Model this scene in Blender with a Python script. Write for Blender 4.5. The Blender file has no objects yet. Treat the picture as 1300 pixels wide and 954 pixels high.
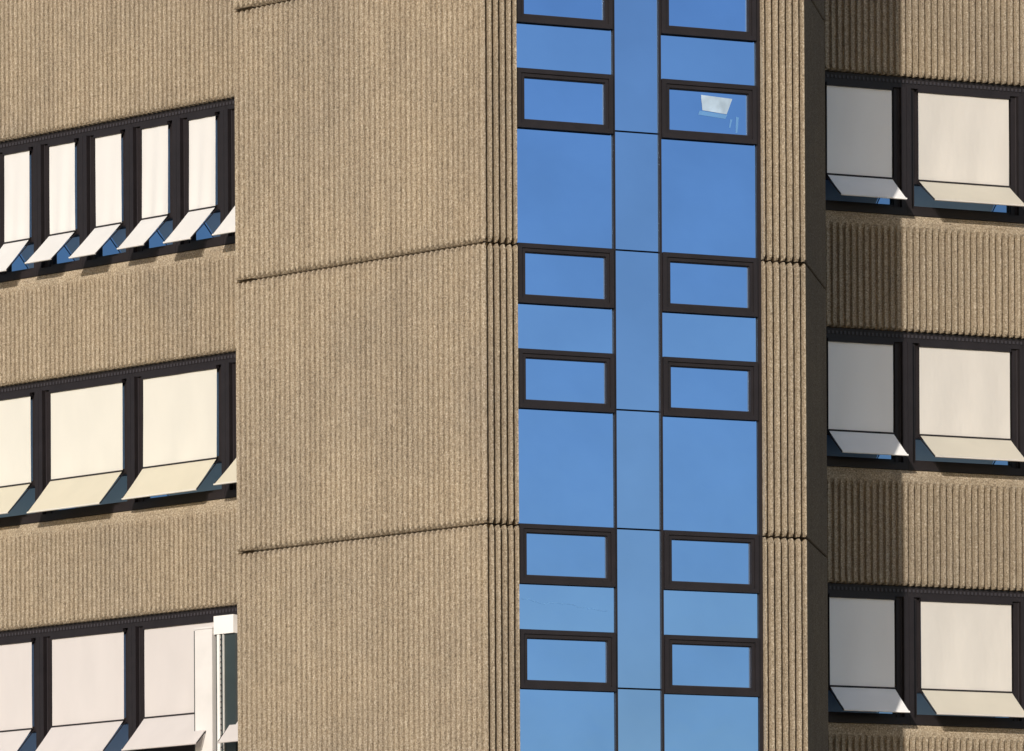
import bpy, math, random
from mathutils import Matrix, Vector
rnd = random.Random(7)
scene = bpy.context.scene
scene.view_settings.view_transform = 'Standard'
scene.view_settings.look = 'None'
scene.view_settings.exposure = 0
COL = scene.collection
CAMZ = 1.6
H = 3.575           # storey height
J = 13.245 + CAMZ   # height of a panel joint

# ------------------------------------------------------------------ materials
def nt(name):
    m = bpy.data.materials.new(name); m.use_nodes = True
    n = m.node_tree; b = n.nodes['Principled BSDF']
    return m, n, b
def ramp(n, stops):
    r = n.nodes.new('ShaderNodeValToRGB'); e = r.color_ramp.elements
    while len(e) < len(stops): e.new(0.5)
    for el, (p, c) in zip(e, stops):
        el.position = p; el.color = (*c, 1)
    return r
def concrete(name, tint=(0.88, 0.885, 0.875), bump=0.65):
    m, n, b = nt(name); L = n.links
    geo = n.nodes.new('ShaderNodeNewGeometry')
    def noise(scale, detail, rough=0.6, vec=None):
        x = n.nodes.new('ShaderNodeTexNoise'); x.inputs['Scale'].default_value = scale
        x.inputs['Detail'].default_value = detail; x.inputs['Roughness'].default_value = rough
        L.new(vec or geo.outputs['Position'], x.inputs['Vector']); return x
    n1 = noise(48, 3, 0.74)
    r1 = ramp(n, [(0.32, (0.175, 0.135, 0.10)), (0.45, (0.385, 0.305, 0.22)), (0.55, (0.495, 0.405, 0.302)), (0.69, (0.77, 0.665, 0.54))])
    L.new(n1.outputs['Fac'], r1.inputs['Fac'])
    n2 = noise(0.5, 5, 0.65)
    r2 = ramp(n, [(0.32, (0.84, 0.845, 0.865)), (0.62, (1.0, 0.99, 0.975))])
    L.new(n2.outputs['Fac'], r2.inputs['Fac'])
    mp = n.nodes.new('ShaderNodeMapping'); mp.inputs['Scale'].default_value = (5, 5, 0.3)
    L.new(geo.outputs['Position'], mp.inputs['Vector'])
    n3 = noise(1.0, 4, 0.6, mp.outputs['Vector'])
    r3 = ramp(n, [(0.3, (0.88, 0.87, 0.86)), (0.6, (1.0, 1.0, 1.0))])
    L.new(n3.outputs['Fac'], r3.inputs['Fac'])
    n4 = noise(6, 3, 0.6)
    r4 = ramp(n, [(0.3, (0.94, 0.94, 0.94)), (0.65, (1.03, 1.03, 1.03))])
    L.new(n4.outputs['Fac'], r4.inputs['Fac'])
    def mul(a, c):
        x = n.nodes.new('ShaderNodeMix'); x.data_type = 'RGBA'; x.blend_type = 'MULTIPLY'
        x.inputs['Factor'].default_value = 1
        L.new(a, x.inputs['A'])
        if isinstance(c, tuple): x.inputs['B'].default_value = (*c, 1)
        else: L.new(c, x.inputs['B'])
        return x.outputs['Result']
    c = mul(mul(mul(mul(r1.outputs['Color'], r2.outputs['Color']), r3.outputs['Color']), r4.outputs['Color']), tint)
    L.new(c, b.inputs['Base Color'])
    b.inputs['Roughness'].default_value = 0.95
    b.inputs['Specular IOR Level'].default_value = 0.2
    nb = noise(55, 3, 0.7)
    bp = n.nodes.new('ShaderNodeBump'); bp.inputs['Strength'].default_value = bump
    bp.inputs['Distance'].default_value = 0.015
    L.new(nb.outputs['Fac'], bp.inputs['Height']); L.new(bp.outputs['Normal'], b.inputs['Normal'])
    return m
def plain(name, col, rough=0.6, metal=0.0, var=0.1, scale=3.0, spec=0.5):
    m, n, b = nt(name); L = n.links
    geo = n.nodes.new('ShaderNodeNewGeometry')
    x = n.nodes.new('ShaderNodeTexNoise'); x.inputs['Scale'].default_value = scale; x.inputs['Detail'].default_value = 4
    L.new(geo.outputs['Position'], x.inputs['Vector'])
    r = ramp(n, [(0.3, tuple(c*(1-var) for c in col)), (0.7, tuple(min(1, c*(1+var)) for c in col))])
    L.new(x.outputs['Fac'], r.inputs['Fac']); L.new(r.outputs['Color'], b.inputs['Base Color'])
    b.inputs['Roughness'].default_value = rough; b.inputs['Metallic'].default_value = metal
    b.inputs['Specular IOR Level'].default_value = spec
    return m
def glass(name, col, wob=0.02, rough=.03):
    m, n, b = nt(name); L = n.links
    geo = n.nodes.new('ShaderNodeNewGeometry')
    x = n.nodes.new('ShaderNodeTexNoise'); x.inputs['Scale'].default_value = 0.9; x.inputs['Detail'].default_value = 3
    L.new(geo.outputs['Position'], x.inputs['Vector'])
    r = ramp(n, [(0.3, tuple(c*0.94 for c in col)), (0.7, tuple(min(1, c*1.04) for c in col))])
    L.new(x.outputs['Fac'], r.inputs['Fac']); L.new(r.outputs['Color'], b.inputs['Base Color'])
    b.inputs['Metallic'].default_value = 1.0; b.inputs['Roughness'].default_value = rough
    bp = n.nodes.new('ShaderNodeBump'); bp.inputs['Strength'].default_value = wob; bp.inputs['Distance'].default_value = 0.05
    y = n.nodes.new('ShaderNodeTexNoise'); y.inputs['Scale'].default_value = 2.2
    L.new(geo.outputs['Position'], y.inputs['Vector'])
    L.new(y.outputs['Fac'], bp.inputs['Height']); L.new(bp.outputs['Normal'], b.inputs['Normal'])
    return m
def fabric(name, col, trans=.2, bump=.12):
    m, n, b = nt(name); L = n.links
    out = n.nodes['Material Output']
    geo = n.nodes.new('ShaderNodeNewGeometry')
    mp = n.nodes.new('ShaderNodeMapping'); mp.inputs['Scale'].default_value = (2, 2, 0.8)
    L.new(geo.outputs['Position'], mp.inputs['Vector'])
    x = n.nodes.new('ShaderNodeTexNoise'); x.inputs['Scale'].default_value = 1.2; x.inputs['Detail'].default_value = 3
    L.new(mp.outputs['Vector'], x.inputs['Vector'])
    r = ramp(n, [(0.3, tuple(c*0.965 for c in col)), (0.7, tuple(min(1, c*1.02) for c in col))])
    L.new(x.outputs['Fac'], r.inputs['Fac']); L.new(r.outputs['Color'], b.inputs['Base Color'])
    b.inputs['Roughness'].default_value = 0.8; b.inputs['Specular IOR Level'].default_value = 0.2
    t = n.nodes.new('ShaderNodeBsdfTranslucent'); L.new(r.outputs['Color'], t.inputs['Color'])
    mx = n.nodes.new('ShaderNodeMixShader'); mx.inputs[0].default_value = trans
    L.new(b.outputs[0], mx.inputs[1]); L.new(t.outputs[0], mx.inputs[2]); L.new(mx.outputs[0], out.inputs['Surface'])
    bp = n.nodes.new('ShaderNodeBump'); bp.inputs['Strength'].default_value = bump; bp.inputs['Distance'].default_value = 0.05
    L.new(x.outputs['Fac'], bp.inputs['Height']); L.new(bp.outputs['Normal'], b.inputs['Normal'])
    return m
M_CON = concrete('ribbed_aggregate_concrete')
M_CON_SHADE = concrete('shade_toned_concrete', (0.42, 0.395, 0.37), .6)  # concrete copy darkened to paint shade onto the tower's return face
M_CORE = concrete('inner_concrete', (0.15, 0.15, 0.15))
M_FRAME = plain('dark_bronze_aluminium', (0.015, 0.0115, 0.0135), 0.5, 0, 0.15, 5, .35)
M_STRIP = plain('vent_strip_grey', (0.035, 0.03, 0.036), 0.5)
M_GLASS = glass('blue_coated_glass', (0.285, 0.505, 0.95))
M_SPANG = glass('blue_spandrel_glass', (0.32, 0.545, 0.98), .015, .05)
M_STRIPG = glass('pale_blue_coated_glass', (0.315, 0.515, 0.90), .012, .04)
M_GLASS2 = glass('window_glass', (0.20, 0.34, 0.58), 0.05)
M_WHITE = fabric('white_blind_fabric', (0.85, 0.83, 0.82))
M_CREAM = fabric('cream_blind_fabric', (0.83, 0.80, 0.73))
M_PINK = fabric('pale_pink_blind_fabric', (0.75, 0.70, 0.69))
M_GREY = fabric('grey_white_blind_fabric', (0.77, 0.725, 0.675), .2, .4)
M_LIFTED = fabric('shade_lifted_blind_fabric', (0.97, 0.95, 0.94), .03)  # brighter blind copy, lightened in colour to offset the tower's shadow
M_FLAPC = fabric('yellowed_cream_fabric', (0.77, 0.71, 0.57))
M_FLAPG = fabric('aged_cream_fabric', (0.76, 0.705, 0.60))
M_PAINT = plain('white_painted_metal', (0.84, 0.82, 0.80), 0.4, 0, 0.05)
M_DUSTY = plain('pale_grey_painted_metal', (0.72, 0.69, 0.68), 0.5, 0, 0.05)
M_TEAL = plain('dark_grey_metal', (0.03, 0.042, 0.045), 0.4, 0, 0.1)
M_PATCH = plain('pale_patch_tone', (0.38, 0.49, 0.62), 0.8, 0, 0.2, 6)
M_PALE = plain('pale_blue_streaks', (0.11, 0.27, 0.55), 0.5, 0, 0.1)  # colour of the painted reflection streaks and the thin pale line
M_GROUND = plain('asphalt_ground', (0.07, 0.068, 0.065), 0.9, 0, 0.25, 1.5)

# ------------------------------------------------------------------ helpers
class Frame:
    def __init__(s, x, y, deg): s.x, s.y, s.a = x, y, math.radians(deg)
    def pt(s, u, d):
        c, n = math.cos(s.a), math.sin(s.a)
        return (s.x + c*u - n*d, s.y + n*u + c*d)
ROOTLOC = Vector((0, 75, 0))
root = bpy.data.objects.new('office_building', None)
root.location = ROOTLOC; COL.objects.link(root)
root['label'] = 'ribbed brown concrete office building with blue glazed tower'
root['category'] = 'office building'

def mesh(name, V, F, mats, mi=None):
    me = bpy.data.meshes.new(name); me.from_pydata(V, [], F)
    for m in mats: me.materials.append(m)
    if mi: me.polygons.foreach_set('material_index', mi)
    me.update(); return me
def put(name, me, fr, u=0, d=0, z=0, parent=root, label=None):
    o = bpy.data.objects.new(name, me); COL.objects.link(o)
    x, y = fr.pt(u, d)
    o.parent = parent
    o.location = Vector((x, y, z)) - ROOTLOC; o.rotation_euler = (0, 0, fr.a)
    if label: o['label'] = label
    return o
def sub(name, me, parent, label=None):
    o = bpy.data.objects.new(name, me); COL.objects.link(o); o.parent = parent
    if label: o['label'] = label
    return o
class B:
    def __init__(s): s.V, s.F, s.I = [], [], []
    def box(s, x0, x1, y0, y1, z0, z1, mi=0):
        k = len(s.V)
        s.V += [(x, y, z) for z in (z0, z1) for x, y in ((x0, y0), (x1, y0), (x1, y1), (x0, y1))]
        for f in ((0, 3, 2, 1), (4, 5, 6, 7), (0, 1, 5, 4), (1, 2, 6, 5), (2, 3, 7, 6), (3, 0, 4, 7)):
            s.F.append(tuple(k+i for i in f)); s.I.append(mi)
    def quad(s, pts, mi=0):
        k = len(s.V); s.V += pts; s.F.append((k, k+1, k+2, k+3)); s.I.append(mi)
    def rod(s, p, q, r, mi=0):
        p, q = Vector(p), Vector(q); d = (q-p).normalized()
        a = d.cross(Vector((1, 0, 0)));
        if a.length < 1e-3: a = d.cross(Vector((0, 1, 0)))
        a.normalize(); b = d.cross(a); k = len(s.V)
        for c in (p, q):
            for i in range(6):
                t = i*math.pi/3; s.V.append(tuple(c + a*r*math.cos(t) + b*r*math.sin(t)))
        for i in range(6):
            j = (i+1) % 6; s.F.append((k+i, k+j, k+6+j, k+6+i)); s.I.append(mi)
        s.F.append(tuple(k+i for i in range(6))[::-1]); s.I.append(mi)
        s.F.append(tuple(k+6+i for i in range(6))); s.I.append(mi)
    def ring(s, x0, x1, z0, z1, w, y0, y1, mi=0):
        s.box(x0, x1, y0, y1, z1-w, z1, mi); s.box(x0, x1, y0, y1, z0, z0+w, mi)
        s.box(x0, x0+w, y0, y1, z0+w, z1-w, mi); s.box(x1-w, x1, y0, y1, z0+w, z1-w, mi)
    def grid(s, pts, mi=0):   # rows of points
        k = len(s.V); r, c = len(pts), len(pts[0])
        for row in pts: s.V += row
        for i in range(r-1):
            for j in range(c-1):
                a = k+i*c+j; s.F.append((a, a+1, a+c+1, a+c)); s.I.append(mi)
    def mesh(s, name, mats): return mesh(name, s.V, s.F, mats, s.I)

def ribbed(name, w, h, pitch=0.10, groove=0.03, depth=0.04, margin=0.03, step=0.045,
           topfade=0.0, chamf=0.028, ret0=0.3, ret1=0.3, back=0.3, ribs=True, jit=0.005, notch=0.0, mat=None):
    prof = [(0.0, 0)]
    if ribs:
        n = max(1, round((w-2*margin)/pitch)); p = (w-2*margin)/n
        for i in range(n):
            c = margin + (i+.5)*p
            prof += [(c-groove/2-.006, 0), (c-groove/2+.003, 1), (c+groove/2-.003, 1), (c+groove/2+.006, 0)]
    else:
        n = int(w/0.06); prof += [((i+1)*w/(n+1), 0) for i in range(n)]
    prof.append((w, 0))
    zs = [0.0, chamf]
    k = int((h-2*chamf-topfade)/step)
    zs += [chamf + (i+1)*(h-2*chamf-topfade)/k for i in range(k)]
    if topfade: zs += [h-topfade+0.07, h-0.09]
    zs += [h-0.012] if topfade else [h]
    if topfade: zs.append(h)
    rows = []
    C1 = chamf+.005
    def fac(z):
        if not topfade: return 1.5 if (z < C1 or z > h-C1) else 1
        t = (z-(h-topfade))/0.07
        return max(0, min(1, 1-t))
    def off(z):
        if z < 1e-6: return chamf
        if topfade:
            return 0 if z < h-0.089 else (0.035 if z < h-0.001 else 0.06)
        return chamf if z > h-1e-6 else 0
    for z in zs:
        f, o = fac(z), off(z); row = []
        if ret0: row.append((0, ret0, z))
        for i, (x, g) in enumerate(prof):
            e = i in (0, len(prof)-1)
            jx = 0 if e else rnd.uniform(-jit, jit)
            jy = 0 if e else rnd.uniform(-jit*.5, jit*.8)
            dz = 0; wx = 0
            if ribs and not e and notch:
                side = (i-1) % 4          # 0,1 left edge of a groove, 2,3 right edge
                endz = z < C1 or (z > h-C1 and not topfade)
                if endz: wx = (-1 if side < 2 else 1)*.008
                if endz and g: dz = (notch if z < C1 else -notch)*(1 if (z < 1e-6 or z > h-1e-6) else .5)
            row.append((x+jx+wx, max(0, g*depth*f + o + jy) if not e else o*(1 if ret0 or ret1 else 0), z+dz))
        if ret1: row.append((w, ret1, z))
        rows.append(row)
    lo = [(x, back, 0) for x, y, z in rows[0]]; hi = [(x, back, h) for x, y, z in rows[-1]]
    b = B(); b.grid([lo]+rows+[hi]); return b.mesh(name, [mat or M_CON])

# ------------------------------------------------------------------ facade lines
FA = Frame(-0.283, 70.0, -39.5)            # tower, concrete face
FB = Frame(-0.283, 70.0, 20.5)             # tower, glazed face
AW, BW = 4.269, 4.440
e0 = FB.pt(BW, 0); FR = Frame(e0[0], e0[1], 79.0); RW = 1.987
e1 = FR.pt(RW, 0); FS = Frame(e1[0], e1[1], 110.5); SW = 3.05
ae = FA.pt(-AW, 0); FT = Frame(ae[0], ae[1], -129.5); TW = 3.55
FL = Frame(-3.847, 77.6, -39.5)            # wing, narrow windows
FW = Frame(4.462, 76.9, 20.5)              # wing, other side
G = 0.022
PX = 3.850
# tower panels, storey by storey
for k in range(-4, 2):
    z0, z1 = J + k*H, J + (k+1)*H
    det = k >= -2
    st = 0.04 if det else 0.4
    h = z1-z0-G
    put('concrete_panel', ribbed('tower_panel', AW-0.0, h, pitch=.088, groove=.028, depth=.038, ret1=0, step=st, notch=.04, jit=.0035), FA, -AW, 0, z0)
    put('concrete_panel', ribbed('pier_panel', 0.452, h, pitch=0.088, groove=0.042, depth=0.10, margin=0.006, ret0=0, step=st, jit=.0025, notch=.035), FB, 0, 0, z0)
    put('concrete_panel', ribbed('pier_panel', BW-PX, h, pitch=0.098, groove=0.045, depth=0.10, margin=0.006, ret1=0, step=st, jit=.0025, notch=.035), FB, PX, 0, z0)
    put('concrete_panel', ribbed('return_panel', RW, h, ribs=False, ret0=0, ret1=0, chamf=.012, jit=.002, step=st, mat=M_CON_SHADE), FR, 0, 0, z0)
    put('concrete_panel', ribbed('side_panel', SW, h, ribs=False, ret0=0, step=.4), FS, 0, 0, z0)
    put('concrete_panel', ribbed('side_panel', TW, h, ribs=False, ret1=0, step=.4), FT, -TW, 0, z0)

# core behind everything
P = [FL.pt(-9.4, .32), FL.pt(3.3, .32), FT.pt(-TW, .3), FT.pt(-.3, .3), FA.pt(-.2, .31), FB.pt(.2, .31), FB.pt(BW-.2, .31),
     FR.pt(.2, .3), FR.pt(RW-.2, .3), FS.pt(.3, .3), FS.pt(SW, .3), FW.pt(-1.38, .32), FW.pt(8.2, .32), (12, 92), (-14, 92)]
ZT = J + 2*H - 0.05
nP = len(P)
V = [(x, y-75, 0) for x, y in P] + [(x, y-75, ZT) for x, y in P]
F = [(i, (i+1) % nP, nP+(i+1) % nP, nP+i) for i in range(nP)] + [tuple(range(nP, 2*nP))]
o = bpy.data.objects.new('building_core', mesh('building_core', V, F, [M_CORE])); COL.objects.link(o); o.parent = root

# ------------------------------------------------------------------ curtain wall of the tower
GX0, GX1 = 0.456, 3.846
cols = [(0.470, 1.786), (2.466, 3.783)]
STRIP = (1.826, 2.424)
def pane(w, h, mat=None):
    b = B(); b.box(0, w, 0, 0.02, 0, h); return b.mesh('glass_pane', [mat or M_GLASS])
def sash_frame(w, h):
    b = B(); b.ring(0, w, 0, h, 0.058, -0.012, 0.10); b.ring(0.060, w-0.060, 0.060, h-0.060, 0.045, 0.006, 0.10)
    b.ring(0.107, w-0.107, 0.107, h-0.107, 0.008, 0.03, 0.09, 1)
    return b.mesh('frame', [M_FRAME, M_STRIP])
sash_cache = {}
GD = 0.10
zb, zt = J - 4*H + .05, J + 2*H - .05
for x0, x1 in ((GX0, 0.466), (1.790, 1.822), (2.428, 2.462), (3.788, GX1)):
    b = B(); b.box(0, x1-x0, 0.07, 0.28, 0, zt-zb)
    put('mullion', b.mesh('mullion', [M_FRAME]), FB, x0, 0, zb)
b = B(); b.box(0, GX1-GX0, .16, .27, 0, zt-zb)
put('backing_frame', b.mesh('backing_frame', [M_FRAME]), FB, GX0, 0, zb)
patch_win = None
for k in range(-3, 3):
    zj = J + k*H + .012
    for ci, (x0, x1) in enumerate(cols):
        w = x1-x0
        for (a, c) in ((-0.76, 0.0), (-2.05-.05, -1.345)):
            hh = c-a
            key = (ci, round(hh, 3))
            if key not in sash_cache:
                g = B(); g.box(0.10, w-0.10, 0.055, 0.07, 0.10, hh-0.10)
                sash_cache[key] = (sash_frame(w, hh), g.mesh('glass_pane', [M_GLASS]))
            e = put('window', None, FB, x0, .05, zj+a)
            sub('frame', sash_cache[key][0], e); sub('glass_pane', sash_cache[key][1], e)
            if k == 1 and ci == 1 and a < -2: patch_win = e
        for (ph, pz, mt) in ((1.345-0.76-0.012, -1.345+.006, M_SPANG), (H-2.10-0.012, -H+.006, M_GLASS)):
            q = put('glass_pane', pane(w, ph, mt), FB, x0, GD, zj+pz)
            q.rotation_euler = (rnd.uniform(-.003, .003), 0, FB.a+rnd.uniform(-.003, .003))
            if k == -1 and ci == 0 and mt is M_SPANG:
                # irregular thin pale line across this pane
                c = B(); pts = []; px = .05; dz = 0
                while px < 1.27:
                    dz = dz*.6 + rnd.uniform(-.022, .022)
                    pts.append((px, .40-.13*px+dz, rnd.uniform(.003, .007))); px += rnd.uniform(.02, .10)
                for (xa, za, wa), (xb, zb2, wb) in zip(pts[:-1], pts[1:]):
                    c.quad([(xa, -.003, za-wa), (xb, -.003, zb2-wb), (xb, -.003, zb2+wb), (xa, -.003, za+wa)])
                sub('pale_line', c.mesh('pale_line', [M_PALE]), q)
    w = STRIP[1]-STRIP[0]
    put('glass_pane', pane(w, 2.05-.022, M_STRIPG), FB, STRIP[0], GD, zj-2.05+.011)
    put('glass_pane', pane(w, H-2.05-.022, M_STRIPG), FB, STRIP[0], GD, zj-H+.011)
# pale patch and painted reflection streaks at one sash
b = B()
b.quad([(.58, .049, .40), (.92, .049, .37), (1.00, .049, .575), (.56, .049, .597)])
b.quad([(.52, .051, .34), (.90, .051, .31), (.93, .051, .362), (.54, .051, .392)], 1)
b.quad([(1.04, .051, .14), (1.07, .051, .14), (1.09, .051, .34), (1.05, .051, .35)], 1)
b.quad([(.95, .051, .20), (.97, .051, .20), (1.0, .051, .31), (.97, .051, .31)], 1)
sub('pale_patch', b.mesh('pale_patch', [M_PATCH, M_PALE]), patch_win, 'pale patch and painted reflection streaks on the window')

# ------------------------------------------------------------------ wing windows with drop-arm blinds
cache = {}
def wing_window(fr, x0, x1, zhead, height, fab, hinge, p, drop, inset=0.205, openit=True, label=None):
    w = x1-x0
    flap = {M_CREAM: M_FLAPC, M_GREY: M_FLAPG, M_LIFTED: M_LIFTED, M_WHITE: M_WHITE, M_PINK: M_PINK}[fab]
    key = (round(w, 3), round(height, 3), fab.name, hinge, p, drop)
    if key not in cache:
        b = B(); e = 0.002
        b.box(e, w-e, .10, .30, -.15, -.004)
        n = int(w/.06)
        for i in range(n): b.box((i+.25)*w/n, (i+.75)*w/n, .085, .0995, -.085, -.045, 1)
        b.box(e, .075, .05, .30, -height+.10, -.15); b.box(w-.075, w-e, .05, .30, -height+.10, -.15)
        b.box(.075, .155, .14, .30, -height+.10, -.15); b.box(w-.155, w-.075, .14, .30, -height+.10, -.15)
        b.box(.155, .235, .17, .30, -hinge+.04, -.15); b.box(w-.235, w-.155, .17, .30, -hinge+.04, -.15)
        b.box(.077, .085, .125, .139, -height+.10, -.15, 1); b.box(w-.085, w-.077, .125, .139, -height+.10, -.15, 1)
        b.box(e, w-e, .03, .30, -height, -height+.10)
        b.box(.155, w-.155, .15, .28, -hinge-.04, -hinge+.04)
        b.box(.155, w-.155, .16, .28, -height+.10, -height+.16)
        fm = b.mesh('frame', [M_FRAME, M_STRIP])
        g = B(); g.box(.150, w-.150, .215, .225, -height+.12, -.16)
        gm = g.mesh('glass_pane', [M_GLASS2])
        variants = []
        for v in range(4):
            b = B(); bx0, bx1 = inset, w-inset; nx, nz = 14, 12
            ph = rnd.uniform(0, 6); amp = rnd.uniform(.002, .009)
            pts = []
            for j in range(nz+1):
                t = j/nz; z = -.165 - t*(hinge-.165)
                pts.append([(bx0+(bx1-bx0)*i/nx, .10+amp*math.sin(i*.9+ph+t*2)*(.3+t)+rnd.uniform(-.0005, .0005), z) for i in range(nx+1)])
            b.grid(pts)
            pts = []; dd = drop*(1+rnd.uniform(-.08, .06)); pp = p*(1+rnd.uniform(-.08, .08))
            for j in range(5):
                t = j/4; sag = .004*math.sin(math.pi*t)
                pts.append([(bx0+(bx1-bx0)*i/nx, .08-pp*t+sag+.003*t*math.sin(i*1.1+ph), -hinge-.012-dd*t-sag*.6) for i in range(nx+1)])
            b.grid(pts, 2); nfl = len(b.F)
            b.rod((bx0-.01, .078, -hinge), (bx1+.01, .078, -hinge), .013, 1)
            b.rod((bx0-.005, .08-pp, -hinge-.018-dd), (bx1+.005, .08-pp, -hinge-.018-dd), .014, 0)
            for xx in (bx0-.012, bx1+.012):
                b.rod((xx, .12, -hinge-.02), (xx, .08-pp, -hinge-.018-dd), .008, 1)
            b.box(bx0-.01, bx1+.01, .075, .14, -.20, -.152, 1)
            bm = b.mesh('sun_blind', [fab, M_FRAME, flap])
            for i, pl in enumerate(bm.polygons): pl.use_smooth = i < nfl
            variants.append(bm)
        cache[key] = (fm, gm, variants)
    fm, gm, vs = cache[key]
    e = put('window', None, fr, x0, 0, zhead)
    sub('frame', fm, e); sub('glass_pane', gm, e); sub('sun_blind', rnd.choice(vs), e, label)

LH = 2.06; RH = 1.95
lz = {k: 13.16 + CAMZ + k*H for k in range(-3, 2)}
rz = {k: 13.34 + CAMZ + k*H for k in range(-3, 2)}
ledges = [-3.31, -1.61, .215, 2.05, 3.89, 5.73, 7.57, 9.33]
redges = [-1.383, -.145, 1.256, 3.07, 4.89, 6.71, 8.1]
for k in (-2, -1, 0, 1):
    for a, c in zip(ledges[:-1], ledges[1:]):
        if k == 1:
            m = (a+c)/2
            for q, r in ((a, m), (m, c)):
                wing_window(FL, -r, -q, lz[k], LH, M_WHITE, 1.49, .50, .48, label='narrow white blind with its lower part pushed out')
        else:
            wing_window(FL, -c, -a, lz[k], LH, M_CREAM if k == 0 else M_PINK, 1.47, .46, .48,
                        label=('cream' if k == 0 else 'pale pinkish white')+' blind with its lower part pushed out')
    for a, c in zip(redges[:-1], redges[1:]):
        wing_window(FW, a, c, rz[k], RH, M_LIFTED if a < 1 else M_GREY, 1.44, .50, .37, label='off-white blind with its lower part pushed out')

# spandrels
def spandrel(fr, x0, x1, z0, z1, top=True, step=.05, groove=.046, depth=.07, pitch=.098, jit=.0025):
    put('spandrel_wall', ribbed('spandrel', x1-x0, z1-z0, pitch=pitch, groove=groove, depth=depth, topfade=.24 if top else 0, step=step, jit=jit, notch=.02), fr, x0, 0, z0)
for k in (-2, -1, 0, 1):
    ztop = ZT+.2 if k == 1 else lz[k+1]-LH
    spandrel(FL, -9.33, 3.31, lz[k], ztop, groove=.030, depth=.045, pitch=.09, jit=.003)
    ztop = ZT+.2 if k == 1 else rz[k+1]-RH
    spandrel(FW, -1.383, 8.1, rz[k], ztop)
spandrel(FL, -9.33, 3.31, 0, lz[-2]-LH, step=.3)
spandrel(FW, -1.383, 8.1, 0, rz[-2]-RH, step=.3)

# ------------------------------------------------------------------ ventilation cabinet on the wing
vent = bpy.data.objects.new('ventilation_unit', None); COL.objects.link(vent)
vx, vy = FL.pt(-.45, -.02); vent.location = (vx, vy, 5.2+CAMZ); vent.rotation_euler = (0, 0, FL.a)
vent['label'] = 'narrow white metal ventilation unit on the facade'
vent['category'] = 'ventilation unit'
b = B(); b.box(-.16, .17, -.16, .0, 0, 4.05); b.box(-.17, .18, -.17, .0, 4.052, 4.08)
b.box(-.172, -.162, -.165, -.01, 0, 4.04, 1)
sub('housing', b.mesh('housing', [M_DUSTY, M_TEAL]), vent)
b = B(); b.box(.19, .56, -.10, .0, 0, 3.96, 1); b.box(.185, .56, -.14, 0, 3.962, 4.22, 0)
b.box(.235, .285, -.13, -.102, 0, 3.96, 0); b.box(.345, .355, -.13, -.102, 0, 3.96, 0)
for i in range(49): b.box(.29, .34, -.12, -.102, .04+i*.08, .06+i*.08, 2)
sub('side_panel', b.mesh('side_panel', [M_PAINT, M_TEAL, M_STRIP]), vent)

# ------------------------------------------------------------------ ground
g = bpy.data.objects.new('ground', mesh('ground', [(-600, -600, 0), (600, -600, 0), (600, 600, 0), (-600, 600, 0)], [(0, 1, 2, 3)], [M_GROUND]))
COL.objects.link(g); g['kind'] = 'structure'

# ------------------------------------------------------------------ light
AZ = math.radians(16.1); EL = math.radians(19)
sd = Vector((-math.sin(AZ)*math.cos(EL), -math.cos(AZ)*math.cos(EL), math.sin(EL)))
sl = bpy.data.lights.new('sun', 'SUN'); sl.energy = 3.55; sl.angle = math.radians(.5); sl.color = (1, .935, .83)
so = bpy.data.objects.new('sun', sl); COL.objects.link(so); so.location = sd*200
so.rotation_euler = sd.to_track_quat('Z', 'Y').to_euler()
w = bpy.data.worlds.new('World'); scene.world = w; w.use_nodes = True
n = w.node_tree; bg = n.nodes['Background']; sk = n.nodes.new('ShaderNodeTexSky'); sk.sky_type = 'NISHITA'
sk.sun_disc = False; sk.sun_elevation = EL; sk.sun_rotation = math.atan2(sd.x, sd.y)
n.links.new(sk.outputs[0], bg.inputs[0]); bg.inputs[1].default_value = .112

# ------------------------------------------------------------------ camera (level, rising-front lens)
cam = bpy.data.cameras.new('camera'); co = bpy.data.objects.new('camera', cam); COL.objects.link(co)
s = .0052; c = math.sqrt(1-s*s)
m = Matrix(((c, s, 0, 0), (0, 0, -1, 0), (-s, c, 0, CAMZ), (0, 0, 0, 1)))
co.matrix_world = m
cam.sensor_width = 36; cam.lens = 7000/1300*36; cam.shift_y = (1630-477)/1300
cam.clip_end = 3000; cam.clip_start = .5
scene.camera = co
